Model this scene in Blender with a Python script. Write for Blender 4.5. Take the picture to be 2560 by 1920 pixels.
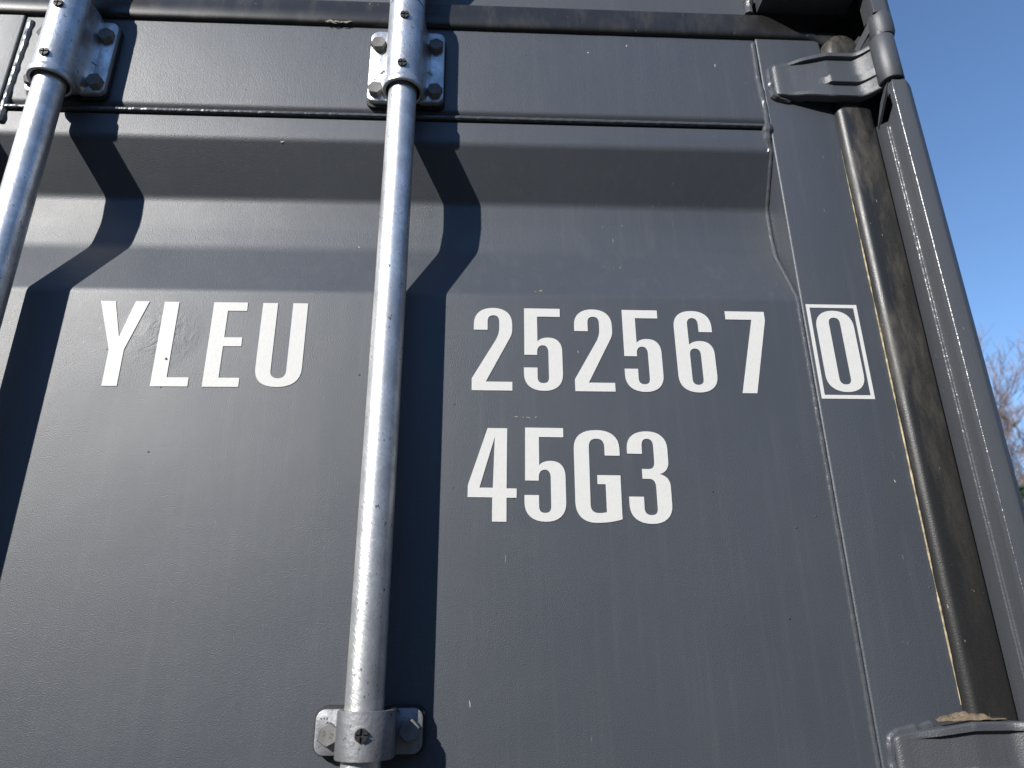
import bpy, bmesh, math, random
from mathutils import Vector, Matrix, noise

scene = bpy.context.scene
for o in list(bpy.data.objects):
    bpy.data.objects.remove(o)

# ------------------------------------------------------------------ camera
ZC = 1.95                    # camera height; every Z below is given relative to it
DIST = 0.7228                # camera to door face (door face is y = 0)
PITCH, YAW, ROLL = (math.radians(a) for a in (20.97, 3.07, 0.651))
fwd = Vector((math.sin(YAW)*math.cos(PITCH), math.cos(YAW)*math.cos(PITCH), math.sin(PITCH)))
right = Vector((math.cos(YAW), -math.sin(YAW), 0))
down = fwd.cross(right)
r2 = right*math.cos(ROLL) + down*math.sin(ROLL)
d2 = -right*math.sin(ROLL) + down*math.cos(ROLL)
cam_data = bpy.data.cameras.new('camera')
cam = bpy.data.objects.new('camera', cam_data)
scene.collection.objects.link(cam)
cam.matrix_world = Matrix(((r2.x, -d2.x, -fwd.x, 0), (r2.y, -d2.y, -fwd.y, -DIST),
                           (r2.z, -d2.z, -fwd.z, ZC), (0, 0, 0, 1)))
cam_data.sensor_width = 36.0
cam_data.lens = 36.0*1775/2560
cam_data.clip_start, cam_data.clip_end = 0.01, 3000
cam_data.dof.use_dof = True
cam_data.dof.focus_distance = 0.80
cam_data.dof.aperture_fstop = 7.0
scene.camera = cam

# ------------------------------------------------------------------ light
SUN = Vector((-0.97, -1.0, 0.79)).normalized()          # towards the sun
world = bpy.data.worlds.new('World')
scene.world = world
world.use_nodes = True
wn = world.node_tree.nodes
sky = wn.new('ShaderNodeTexSky')
sky.sky_type = 'NISHITA'
sky.sun_disc = False
sky.sun_elevation = math.asin(SUN.z)
sky.sun_rotation = math.atan2(SUN.x, SUN.y)
sky.air_density, sky.dust_density, sky.ozone_density = 1.0, 0.0, 5.2
wn['Background'].inputs['Strength'].default_value = 0.138
world.node_tree.links.new(sky.outputs[0], wn['Background'].inputs['Color'])
sun_data = bpy.data.lights.new('sun', 'SUN')
sun_data.energy = 5.0
sun_data.angle = math.radians(0.53)
sun_data.color = (1.0, 0.965, 0.91)
sun = bpy.data.objects.new('sun', sun_data)
scene.collection.objects.link(sun)
sun.rotation_euler = SUN.to_track_quat('Z', 'Y').to_euler()
sun.location = SUN*20
vs = scene.view_settings
vs.view_transform, vs.look, vs.exposure, vs.gamma = 'Standard', 'None', 0.45, 1.0
vs.use_curve_mapping = False

# ------------------------------------------------------------------ helpers
def link(o):
    scene.collection.objects.link(o)
    return o

def shade(me, angle=32):
    for p in me.polygons:
        p.use_smooth = True
    me.set_sharp_from_angle(angle=math.radians(angle))

def mk(name, verts, faces, mat, parent=None, angle=32, flip_check=True, origin=None):
    """one mesh object; verts are (x, y, z) with z relative to the camera height"""
    me = bpy.data.meshes.new(name)
    ox, oy, oz = origin or (0, 0, 0)
    me.from_pydata([(x-ox, y-oy, z+ZC-oz) for x, y, z in verts], [], faces)
    bm = bmesh.new(); bm.from_mesh(me)
    bmesh.ops.recalc_face_normals(bm, faces=bm.faces)
    bm.to_mesh(me); bm.free()
    me.materials.append(mat)
    shade(me, angle)
    o = link(bpy.data.objects.new(name, me))
    o.location = (ox, oy, oz)
    if parent is not None:
        o.parent = parent
        # parents sit at the world origin or are mesh objects with their own origin
        o.location = Vector((ox, oy, oz)) - world_loc(parent)
    return o

def world_loc(o):
    v = Vector((0, 0, 0))
    while o is not None:
        v += o.location
        o = o.parent
    return v

def empty(name, loc=(0, 0, 0)):
    e = link(bpy.data.objects.new(name, None))
    e.location = loc
    e.empty_display_size = 0.1
    return e

def tag(o, label=None, cat=None, group=None, kind=None):
    for k, v in (('label', label), ('category', cat), ('group', group), ('kind', kind)):
        if v:
            o[k] = v
    return o

class MB:
    """mesh buffer: collects shapes that make ONE mesh"""
    def __init__(s):
        s.v, s.f = [], []
    def add(s, v, f):
        n = len(s.v)
        s.v += [tuple(p) for p in v]
        s.f += [tuple(i+n for i in q) for q in f]
        return s
    def loft(s, rings, closed=True, caps=True):
        n = len(rings[0]); v = [p for r in rings for p in r]; f = []
        for i in range(len(rings)-1):
            for j in range(n if closed else n-1):
                k = (j+1) % n
                f.append((i*n+j, i*n+k, (i+1)*n+k, (i+1)*n+j))
        if caps and closed:
            f.append(tuple(range(n-1, -1, -1)))
            f.append(tuple((len(rings)-1)*n+j for j in range(n)))
        return s.add(v, f)
    def lathe(s, cx, cy, prof, n=32, caps=True):
        """prof: (radius, z) about a vertical axis"""
        return s.loft([[(cx+r*math.cos(2*math.pi*k/n), cy+r*math.sin(2*math.pi*k/n), z) for k in range(n)]
                       for r, z in prof], True, caps)
    def plate(s, outline, y0, y1, bev=0.0):
        """outline in (x, z), from y0 (back) to y1 (front, smaller y), front edge bevelled"""
        cx = sum(p[0] for p in outline)/len(outline); cz = sum(p[1] for p in outline)/len(outline)
        def ins(d):
            out = []
            n = len(outline)
            for i, (x, z) in enumerate(outline):
                ax, az = outline[i-1]; bx, bz = outline[(i+1) % n]
                tx, tz = bx-ax, bz-az; L = math.hypot(tx, tz) or 1
                nx, nz = tz/L, -tx/L
                if (cx-x)*nx+(cz-z)*nz < 0: nx, nz = -nx, -nz
                out.append((x+nx*d, z+nz*d))
            return out
        rings = [[(x, y0, z) for x, z in outline], [(x, y1+bev, z) for x, z in outline]]
        if bev:
            rings.append([(x, y1+bev*0.3, z) for x, z in ins(bev*0.3)])
            rings.append([(x, y1, z) for x, z in ins(bev)])
        return s.loft(rings)
    def box(s, x0, x1, y0, y1, z0, z1):
        return s.add([(x0,y0,z0),(x1,y0,z0),(x1,y1,z0),(x0,y1,z0),(x0,y0,z1),(x1,y0,z1),(x1,y1,z1),(x0,y1,z1)],
                     [(0,1,2,3),(4,5,6,7),(0,1,5,4),(1,2,6,5),(2,3,7,6),(3,0,4,7)])
    def build(s, name, mat, parent=None, angle=32, origin=None):
        return mk(name, s.v, s.f, mat, parent, angle, origin=origin)

def rrect(x0, x1, z0, z1, r, n=6, rs=None):
    """rounded rectangle outline, corner radii in order BL, BR, TR, TL"""
    rs = rs or (r, r, r, r)
    out = []
    for (cx, cz, a0), q in zip(((x0, z0, 180), (x1, z0, 270), (x1, z1, 0), (x0, z1, 90)), rs):
        sx = 1 if cx == x0 else -1; sz = 1 if cz == z0 else -1
        for k in range(n+1):
            a = math.radians(a0+90*k/n)
            out.append((cx+sx*q+q*math.cos(a), cz+sz*q+q*math.sin(a)))
    return out

def smooth(a, b, x):
    t = min(1, max(0, (x-a)/(b-a)))
    return t*t*(3-2*t)

def fillet(pts, radii, n=5):
    """polyline with rounded corners"""
    out = [pts[0]]
    for i in range(1, len(pts)-1):
        p, a, b = Vector(pts[i]), Vector(pts[i-1]), Vector(pts[i+1])
        r = radii[i] if isinstance(radii, (list, tuple)) else radii
        u, w = (a-p).normalized(), (b-p).normalized()
        ang = u.angle(w)
        if r <= 0 or ang > math.pi-1e-3:
            out.append(tuple(p)); continue
        d = min(r/math.tan(ang/2), (a-p).length*0.49, (b-p).length*0.49)
        s0, s1 = p+u*d, p+w*d
        for k in range(n+1):
            t = k/n
            out.append(tuple((1-t)**2*s0 + 2*t*(1-t)*p + t*t*s1))
    out.append(pts[-1])
    return out

def bead(mb, path, r, seed, amp=0.25, freq=260, sides=9, flat=1.0):
    """weld bead: a lumpy tube along a path"""
    random.seed(seed)
    pts = [Vector(p) for p in path]
    ds = []
    for a, b in zip(pts, pts[1:]):
        n = max(1, int((b-a).length/0.0016))
        ds += [a.lerp(b, k/n) for k in range(n)]
    ds.append(pts[-1])
    rings = []
    s = 0.0
    for i, p in enumerate(ds):
        t = (ds[min(i+1, len(ds)-1)]-ds[max(i-1, 0)]).normalized()
        u = t.cross(Vector((0, 1, 0)))
        u = u.normalized() if u.length > 1e-4 else Vector((1, 0, 0))
        w = t.cross(u)
        if i: s += (p-ds[i-1]).length
        lump = 1+amp*noise.noise(Vector((s*freq*0.35, seed, 0)))*1.3
        ripple = 1+amp*0.4*math.sin(s*freq*2.2+2*noise.noise(Vector((s*60, seed, 3))))
        off = u*(r*amp*0.9*noise.noise(Vector((s*freq*0.22, seed+9.1, 4))))
        e = 0.25 if i in (0, len(ds)-1) else 1
        ring = []
        for k in range(sides):
            a = 2*math.pi*k/sides
            rr = r*lump*ripple*e*(1+amp*0.35*noise.noise(Vector((math.cos(a)*1.5, math.sin(a)*1.5+s*freq*0.6, seed))))
            ring.append(tuple(p+off+u*math.cos(a)*rr+w*math.sin(a)*rr*flat))
        rings.append(ring)
    return mb.loft(rings)

# ------------------------------------------------------------------ materials
def new_mat(name):
    m = bpy.data.materials.new(name)
    m.use_nodes = True
    nt = m.node_tree
    return m, nt, nt.nodes['Principled BSDF'], nt.nodes['Material Output']

def N(nt, t, **kw):
    n = nt.nodes.new(t)
    for k, v in kw.items():
        if k in n.inputs.keys() if isinstance(k, str) else False:
            n.inputs[k].default_value = v
        else:
            setattr(n, k, v)
    return n

def ramp(nt, src, a, b, ca=(0, 0, 0, 1), cb=(1, 1, 1, 1)):
    r = nt.nodes.new('ShaderNodeValToRGB')
    r.color_ramp.elements[0].position, r.color_ramp.elements[1].position = a, b
    r.color_ramp.elements[0].color, r.color_ramp.elements[1].color = ca, cb
    nt.links.new(src, r.inputs[0])
    return r.outputs[0]

def coords(nt, scale=(1, 1, 1), kind='world'):
    if kind == 'world':
        g = nt.nodes.new('ShaderNodeNewGeometry').outputs['Position']
    else:
        g = nt.nodes.new('ShaderNodeTexCoord').outputs['Object']
    m = nt.nodes.new('ShaderNodeMapping')
    m.inputs['Scale'].default_value = scale
    nt.links.new(g, m.inputs[0])
    return m.outputs[0]

def noise_tex(nt, vec, scale, detail=3, rough=0.55, dist=0.0):
    n = nt.nodes.new('ShaderNodeTexNoise')
    n.inputs['Scale'].default_value = scale
    n.inputs['Detail'].default_value = detail
    n.inputs['Roughness'].default_value = rough
    n.inputs['Distortion'].default_value = dist
    nt.links.new(vec, n.inputs['Vector'])
    return n.outputs[0]

def mixc(nt, fac, a, b):
    m = nt.nodes.new('ShaderNodeMix'); m.data_type = 'RGBA'
    for sock, v in ((m.inputs[0], fac), (m.inputs[6], a), (m.inputs[7], b)):
        if hasattr(v, 'links') or hasattr(v, 'is_linked'):
            nt.links.new(v, sock)
        else:
            sock.default_value = v
    return m.outputs[2]

def math_n(nt, op, a, b=None, clamp=False):
    m = nt.nodes.new('ShaderNodeMath'); m.operation = op; m.use_clamp = clamp
    for sock, v in ((m.inputs[0], a), (m.inputs[1], b)):
        if v is None: continue
        if hasattr(v, 'is_linked'): nt.links.new(v, sock)
        else: sock.default_value = v
    return m.outputs[0]

def bump(nt, height, dist, strength=1.0, prev=None):
    b = nt.nodes.new('ShaderNodeBump')
    b.inputs['Distance'].default_value = dist
    b.inputs['Strength'].default_value = strength
    nt.links.new(height, b.inputs['Height'])
    if prev is not None: nt.links.new(prev, b.inputs['Normal'])
    return b.outputs[0]

def paint_mat(name, base, rough=0.46, peel=0.00042, nibs=True, dirt=0.10, blotch=False, spec=0.70):
    m, nt, bs, out = new_mat(name)
    p = coords(nt)
    # colour: slight chalkiness, rain streaks, tiny pale scuffs
    big = noise_tex(nt, p, 7, 4)
    streak = noise_tex(nt, coords(nt, (90, 90, 4)), 1, 3, 0.6)
    col = mixc(nt, math_n(nt, 'MULTIPLY', ramp(nt, big, 0.35, 0.75), 0.35),
               (*base, 1), (*[min(1, c*1.16+0.004) for c in base], 1))
    col = mixc(nt, math_n(nt, 'MULTIPLY', ramp(nt, streak, 0.52, 0.82), dirt), col, (0.17, 0.167, 0.16, 1))
    sc = noise_tex(nt, coords(nt, (420, 420, 60)), 1, 2, 0.5)
    where = noise_tex(nt, p, 16, 2)
    scuff = math_n(nt, 'MULTIPLY', ramp(nt, sc, 0.715, 0.75), ramp(nt, where, 0.52, 0.66))
    col = mixc(nt, math_n(nt, 'MULTIPLY', scuff, 0.55), col, (0.30, 0.30, 0.30, 1))
    nt.links.new(col, bs.inputs['Base Color'])
    rv = noise_tex(nt, p, 11, 4)
    rr = nt.nodes.new('ShaderNodeMapRange')
    rr.inputs['To Min'].default_value, rr.inputs['To Max'].default_value = rough-0.05, rough+0.07
    nt.links.new(rv, rr.inputs[0]); nt.links.new(rr.outputs[0], bs.inputs['Roughness'])
    # relief: orange peel + paint nibs
    pe = noise_tex(nt, p, 900, 2, 0.55)
    pv = nt.nodes.new('ShaderNodeMapRange')
    pv.inputs['To Min'].default_value, pv.inputs['To Max'].default_value = 0.5, 1.1
    nt.links.new(noise_tex(nt, p, 6, 2), pv.inputs[0])
    nrm = bump(nt, math_n(nt, 'MULTIPLY', pe, pv.outputs[0]), peel*0.95)
    wav = noise_tex(nt, p, 26, 2, 0.5)
    nrm = bump(nt, wav, 0.00022, 1, nrm)
    nrm = bump(nt, noise_tex(nt, p, 5, 2, 0.5), 0.0012, 1, nrm)
    if nibs:
        vo = nt.nodes.new('ShaderNodeTexVoronoi'); vo.inputs['Scale'].default_value = 48
        nt.links.new(p, vo.inputs['Vector'])
        dots = ramp(nt, vo.outputs['Distance'], 0.02, 0.055, (1, 1, 1, 1), (0, 0, 0, 1))
        sep = nt.nodes.new('ShaderNodeSeparateColor'); nt.links.new(vo.outputs['Color'], sep.inputs[0])
        keep = math_n(nt, 'GREATER_THAN', sep.outputs[0], 0.84)
        nrm = bump(nt, math_n(nt, 'MULTIPLY', dots, keep), 0.0012, 1, nrm)
    if blotch:
        vm = nt.nodes.new('ShaderNodeVectorMath'); vm.operation = 'DISTANCE'
        nt.links.new(p, vm.inputs[0]); vm.inputs[1].default_value = (-0.345, 0, ZC+0.335)
        mask = ramp(nt, vm.outputs['Value'], 0.015, 0.045, (1, 1, 1, 1), (0, 0, 0, 1))
        bn = noise_tex(nt, p, 55, 4, 0.6, 1.4)
        nrm = bump(nt, math_n(nt, 'MULTIPLY', bn, mask), 0.0012, 1, nrm)
    nt.links.new(nrm, bs.inputs['Normal'])
    bs.inputs['Specular IOR Level'].default_value = spec
    return m

GREY = (0.0455, 0.0515, 0.0620)
M_door = paint_mat('grey_door_paint', GREY, 0.475, blotch=True)
M_frame = paint_mat('grey_frame_paint', (0.047, 0.051, 0.058), 0.50, dirt=0.07)
M_hinge = paint_mat('grey_hinge_paint', (0.054, 0.057, 0.063), 0.42, peel=0.0006, nibs=False)

m, nt, bs, out = new_mat('glossy_weld_paint')
M_weld = m
p = coords(nt)
bs.inputs['Base Color'].default_value = (0.062, 0.066, 0.073, 1)
bs.inputs['Roughness'].default_value = 0.30
bs.inputs['Specular IOR Level'].default_value = 0.6
nt.links.new(bump(nt, noise_tex(nt, p, 300, 2), 0.0005), bs.inputs['Normal'])

def rubber_mat(name, dusty, smear, zfade=False):
    m, nt, bs, out = new_mat(name)
    p = coords(nt)
    w = noise_tex(nt, coords(nt, (34, 34, 9)), 1, 5, 0.66, 0.25)
    w2 = noise_tex(nt, coords(nt, (160, 160, 40)), 1, 4, 0.7)
    fac = math_n(nt, 'MULTIPLY', ramp(nt, w, 0.46, 0.60), smear)
    fac = math_n(nt, 'MULTIPLY', fac, ramp(nt, w2, 0.22, 0.62))
    if zfade:
        sz = nt.nodes.new('ShaderNodeSeparateXYZ'); nt.links.new(p, sz.inputs[0])
        mr = nt.nodes.new('ShaderNodeMapRange')
        mr.inputs['From Min'].default_value, mr.inputs['From Max'].default_value = ZC+0.02, ZC+0.42
        mr.inputs['To Min'].default_value, mr.inputs['To Max'].default_value = 0.10, 1.0
        nt.links.new(sz.outputs[2], mr.inputs[0])
        fac = math_n(nt, 'MULTIPLY', fac, mr.outputs[0])
    base = mixc(nt, fac, (0.013, 0.013, 0.013, 1), (0.088, 0.077, 0.061, 1))
    fine = noise_tex(nt, p, 900, 3, 0.7)
    base = mixc(nt, math_n(nt, 'MULTIPLY', ramp(nt, fine, 0.55, 0.75), dusty), base, (0.12, 0.11, 0.092, 1))
    sp = noise_tex(nt, coords(nt, (260, 260, 110)), 1, 2, 0.5)
    base = mixc(nt, math_n(nt, 'MULTIPLY', ramp(nt, sp, 0.74, 0.78), 0.7), base, (0.25, 0.24, 0.22, 1))
    nt.links.new(base, bs.inputs['Base Color'])
    r = nt.nodes.new('ShaderNodeMapRange')
    r.inputs['To Min'].default_value, r.inputs['To Max'].default_value = 0.40, 0.75
    nt.links.new(fac, r.inputs[0]); nt.links.new(r.outputs[0], bs.inputs['Roughness'])
    nrm = bump(nt, noise_tex(nt, p, 600, 3), 0.00018)
    nt.links.new(nrm, bs.inputs['Normal'])
    return m
M_rubber = rubber_mat('dusty_black_rubber', 0.14, 0.62, True)
M_rubber_top = rubber_mat('chalky_black_rubber', 0.15, 0.22)

def galv_mat(name, base, rough, helix=True, mottled=0.10, metallic=0.80):
    m, nt, bs, out = new_mat(name)
    p = coords(nt, kind='object')
    sx = nt.nodes.new('ShaderNodeSeparateXYZ'); nt.links.new(p, sx.inputs[0])
    ang = math_n(nt, 'ARCTAN2', sx.outputs[0], math_n(nt, 'MULTIPLY', sx.outputs[1], -1.0))
    cb = nt.nodes.new('ShaderNodeCombineXYZ')
    u = math_n(nt, 'ADD', sx.outputs[2], math_n(nt, 'MULTIPLY', ang, 0.014))
    nt.links.new(math_n(nt, 'MULTIPLY', u, 420.0), cb.inputs[0])
    nt.links.new(math_n(nt, 'MULTIPLY', ang, 2.2), cb.inputs[1])
    hel = noise_tex(nt, cb.outputs[0], 1, 4, 0.65)
    big = noise_tex(nt, p, 28, 4, 0.6)
    spang = noise_tex(nt, p, 240, 3, 0.6)
    col = mixc(nt, ramp(nt, big, 0.38, 0.62), (*[c*0.66 for c in base], 1), (*base, 1))
    col = mixc(nt, math_n(nt, 'MULTIPLY', ramp(nt, spang, 0.45, 0.72), 0.25+mottled), col, (*[c*0.55 for c in base], 1))
    if helix:
        col = mixc(nt, math_n(nt, 'MULTIPLY', ramp(nt, hel, 0.48, 0.66), 0.42), col, (*[c*0.6 for c in base], 1))
    # dark pits and flecks
    fl = noise_tex(nt, coords(nt, (330, 330, 190), 'object'), 1, 2, 0.5)
    fw = noise_tex(nt, p, 22, 2)
    fleck = math_n(nt, 'MULTIPLY', ramp(nt, fl, 0.665, 0.70), ramp(nt, fw, 0.42, 0.56))
    col = mixc(nt, math_n(nt, 'MULTIPLY', fleck, 0.85), col, (0.03, 0.03, 0.032, 1))
    nt.links.new(col, bs.inputs['Base Color'])
    bs.inputs['Metallic'].default_value = metallic
    mixr = math_n(nt, 'MULTIPLY', hel, 0.22) if helix else math_n(nt, 'MULTIPLY', spang, 0.25)
    rgh = math_n(nt, 'ADD', mixr, math_n(nt, 'ADD', math_n(nt, 'MULTIPLY', big, -0.22), rough))
    rgh = math_n(nt, 'ADD', rgh, math_n(nt, 'MULTIPLY', fleck, 0.3), True)
    nt.links.new(rgh, bs.inputs['Roughness'])
    nrm = bump(nt, hel if helix else spang, 0.00050 if helix else 0.0004)
    nrm = bump(nt, noise_tex(nt, p, 130, 3), 0.00018, 1, nrm)
    nt.links.new(nrm, bs.inputs['Normal'])
    return m
M_rod = galv_mat('galvanised_tube', (0.84, 0.84, 0.83), 0.37)
M_brk = galv_mat('galvanised_forging', (0.66, 0.67, 0.675), 0.37, helix=False)
M_strap = galv_mat('galvanised_strap', (0.34, 0.345, 0.36), 0.55, helix=False, mottled=0.3)

def simple(name, col, rough, metallic=0.0, bscale=300, bdist=0.0004, var=0.25, spec=0.5):
    m, nt, bs, out = new_mat(name)
    p = coords(nt)
    n1 = noise_tex(nt, p, bscale*0.25, 4)
    nt.links.new(mixc(nt, ramp(nt, n1, 0.35, 0.7), (*[c*(1-var) for c in col], 1), (*[min(1, c*(1+var*0.5)) for c in col], 1)),
                 bs.inputs['Base Color'])
    bs.inputs['Roughness'].default_value = rough
    bs.inputs['Metallic'].default_value = metallic
    bs.inputs['Specular IOR Level'].default_value = spec
    nt.links.new(bump(nt, noise_tex(nt, p, bscale, 3), bdist), bs.inputs['Normal'])
    return m
M_bolt = simple('dull_zinc_bolt', (0.20, 0.195, 0.187), 0.70, 0.0, spec=0.15)
M_plug = simple('black_plastic', (0.009, 0.009, 0.009), 0.6)
M_pad = simple('black_pad', (0.012, 0.012, 0.012), 0.7)
M_seal = simple('cream_sealant', (0.46, 0.385, 0.245), 0.6, bscale=500, var=0.55)
M_leaf = simple('dry_leaf', (0.175, 0.13, 0.085), 0.8, bscale=260, bdist=0.001, var=0.4)
M_straw = simple('straw', (0.36, 0.33, 0.27), 0.8, var=0.4)
M_bark = simple('bark', (0.17, 0.13, 0.10), 0.9, bscale=3, bdist=0.02)
M_twig = simple('twig_bark', (0.20, 0.14, 0.115), 0.9, bscale=3, bdist=0.01)
M_needle = simple('needles', (0.035, 0.07, 0.03), 0.7, bscale=3, bdist=0.01)
M_ground = simple('yard_asphalt', (0.045, 0.045, 0.044), 0.95, bscale=12, bdist=0.02)

m, nt, bs, out = new_mat('white_vinyl')
M_white = m
p = coords(nt)
sp = noise_tex(nt, coords(nt, (300, 300, 700)), 1, 2, 0.5)
gr = noise_tex(nt, p, 180, 3, 0.6)
c = mixc(nt, math_n(nt, 'MULTIPLY', ramp(nt, gr, 0.45, 0.75), 0.25), (0.575, 0.57, 0.545, 1), (0.46, 0.457, 0.435, 1))
c = mixc(nt, math_n(nt, 'MULTIPLY', ramp(nt, sp, 0.76, 0.80), 0.6), c, (0.18, 0.18, 0.18, 1))
nt.links.new(c, bs.inputs['Base Color'])
bs.inputs['Roughness'].default_value = 0.5
nt.links.new(bump(nt, noise_tex(nt, p, 520, 2, 0.5), 0.00016), bs.inputs['Normal'])

# ------------------------------------------------------------------ ground
g = mk('ground', [(-600, -600, -ZC), (600, -600, -ZC), (600, 600, -ZC), (-600, 600, -ZC)], [(0, 1, 2, 3)], M_ground)
tag(g, 'dark asphalt yard under the container', 'ground', kind='structure')

# ------------------------------------------------------------------ container
box = empty('shipping_container')
tag(box, 'dark grey steel shipping container with a closed corrugated door', 'container')

XL, XR = -0.587, 0.375            # the door panel lies between the two stiles
R = 0.0395                         # depth of the pressed recess

def panel_profile():
    """(y, z) from the top edge to the bottom"""
    pts = [(0.012, 0.6315), (0.0, 0.6315), (0.0, 0.600), (R, 0.5358), (R+0.001, 0.500), (R-0.003, 0.4645), (0.0, 0.387),
           (0.0, -0.43), (R, -0.50), (R, -0.57), (0.0, -0.64), (0.0, -1.72)]
    rad = [0, 0.0012, 0.020, 0.022, 0.15, 0.05, 0.022, 0.022, 0.05, 0.05, 0.022, 0]
    return [tuple(q) for q in fillet(pts, rad, 10)]
PROF = panel_profile()
def panel_y(z):
    for (y0, z0), (y1, z1) in zip(PROF, PROF[1:]):
        if min(z0, z1) <= z <= max(z0, z1) and z0 != z1:
            return y0+(y1-y0)*(z-z0)/(z1-z0)
    return 0.0

def sheet(mb, prof, xs, th=0.003):
    front = [[(x, y, z) for y, z in prof] for x in xs]
    back = [[(x, y+th, z) for y, z in reversed(prof)] for x in xs]
    return mb.loft([f+b for f, b in zip(front, back)])

NX = [XL+(XR-XL)*k/24 for k in range(25)]
panel = sheet(MB(), PROF, NX).build('door_panel', M_door, box, 28)

# top rail of the door, its lower edge rolled inwards above the weld seam
rp = fillet([(0.02, 0.639), (0.007, 0.6390), (0.0, 0.6495), (-0.0005, 0.66), (-0.0005, 0.83), (0.02, 0.83)],
            [0, 0.006, 0.012, 0, 0.001, 0], 6)
rail = MB().loft([[(x, y, z) for y, z in rp] for x in NX]).build('door_top_rail', M_door, box)
mb = MB(); bead(mb, [(XL+0.002, -0.0010, 0.6372), (XR-0.001, -0.0010, 0.6372)], 0.0030, 3, 0.10, 200)
mb.build('weld_bead', M_weld, rail)

# stiles (the upright box sections of the door)
def stile(x0, x1, edge_left):
    b = 0.0028
    y = -0.003
    prof = fillet([(x0, 0.05), (x0, y), (x1, y), (x1, 0.05)], [0, b, b, 0], 4)
    return MB().loft([[(a, c, z) for a, c in prof] for z in (-1.75, 0.784)])
st_r = stile(XR+0.0015, 0.466, True).build('door_stile', M_door, box)
st_l = stile(-0.668, XL-0.0015, False).build('door_stile', M_door, box)

# welds between panel and stiles: heavy above, thin along the pressed recess
mb = MB()
bead(mb, [(0.3735, -0.001, 0.778), (0.3722, -0.0015, 0.72), (0.3752, -0.001, 0.66), (0.3735, -0.0015, 0.633)], 0.0034, 11, 0.22, 110)
bead(mb, [(0.3735, -0.0015, 0.640), (0.3712, 0.0005, 0.618), (0.3730, 0.004, 0.598)], 0.0052, 13, 0.28, 130)
zz = 0.600
path = []
while zz > -1.0:
    path.append((0.3742, panel_y(zz)-0.0006, zz)); zz -= 0.006
bead(mb, path, 0.0024, 17, 0.14, 200)
mb.build('weld_bead', M_weld, st_r)
mb = MB()
bead(mb, [(-0.5805, 0.0006, 0.778), (-0.5815, 0.0004, 0.70), (-0.5825, 0.0002, 0.66), (-0.5815, -0.0006, 0.632), (-0.5812, 0.0, 0.612)], 0.0042, 21, 0.24, 150)
zz = 0.605
path = []
while zz > -1.0:
    path.append((XL+0.0008, panel_y(zz)-0.0006, zz)); zz -= 0.006
bead(mb, path, 0.0024, 23, 0.14, 200)
mb.build('weld_bead', M_weld, st_l)

# left door leaf beyond the meeting edge
lx = [-1.79+(-0.80+1.79)*k/12 for k in range(13)]
sheet(MB(), PROF, lx).build('door_panel', M_door, box, 28)
MB().loft([[(x, y, z) for y, z in rp] for x in lx]).build('door_top_rail', M_door, box)
stile(-0.7985, -0.706, False).build('door_stile', M_door, box)
stile(-1.89, -1.7915, False).build('door_stile', M_door, box)
gp = fillet([(-0.708, 0.004), (-0.707, -0.010), (-0.667, -0.010), (-0.666, 0.004)], [0, 0.006, 0.006, 0], 5)
MB().loft([[(a, c, z) for a, c in gp] for z in (-1.74, 0.80)]).build('rubber_gasket', M_rubber, box)

# header beam above the doors
hp = fillet([(0.10, 0.80), (0.004, 0.80), (0.0, 0.805), (0.0, 0.93), (0.03, 0.946), (0.10, 0.946)], [0, 0.003, 0, 0.01, 0.004, 0], 4)
header = MB().loft([[(x, y, z) for y, z in hp] for x in (-1.90, -1.2, -0.6, 0.0, 0.376)]).build('header_beam', M_frame, box)
mb = MB(); bead(mb, [(0.3745, -0.001, 0.829), (0.3755, -0.002, 0.85), (0.375, -0.002, 0.88), (0.376, -0.001, 0.93)], 0.0062, 31, 0.3, 150)
mb.build('weld_bead', M_weld, header)
# pocket at the header's end: roof, back and outer side of the hollow corner
mb = MB()
mb.box(0.387, 0.512, -0.062, -0.0005, 0.836, 0.946)
mb.build('header_shade_lip', M_frame, box)  # overhang added and set low so it shades the hollow corner
mb = MB()
mb.box(0.3775, 0.5465, 0.0005, 0.13, 0.855, 0.945)
mb.box(0.3775, 0.5465, 0.11, 0.13, 0.62, 0.8545)
mb.build('header_pocket', M_frame, box)

# ------------------------------------------------------------------ rubber gaskets
def top_gasket():
    mb = MB(); rings = []
    xs = [-0.666+0.02*k for k in range(53)] + [0.392, 0.402, 0.412, 0.422, 0.432, 0.442, 0.452, 0.460, 0.468, 0.476, 0.484, 0.490]
    xs = sorted(x for x in xs if x <= 0.491)
    for x in xs:
        t = smooth(0.388, 0.446, x)
        top = 0.8285+(0.7985-0.8285)*t
        lo = 0.7855+0.0004*noise.noise(Vector((x*25, 1, 2)))
        lo -= 0.012*smooth(0.452, 0.480, x)
        h = top-lo
        prof = [(0.004, lo+0.0006), (-0.0016, lo), (-0.0042, lo+0.0010), (-0.0060, lo+0.0040), (-0.0068, lo+0.0090), (-0.0068, lo+0.52*h), (-0.0060, lo+0.55*h),
                (-0.0052, lo+0.90*h), (-0.0038, lo+0.975*h), (0.006, top)]
        rings.append([(x, y, z) for y, z in prof])
    return mb.loft(rings)
gk_t = top_gasket().build('rubber_gasket', M_rubber_top, box, 40)
tag(gk_t, 'chalky black rubber seal along the top edge of the door')

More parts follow.
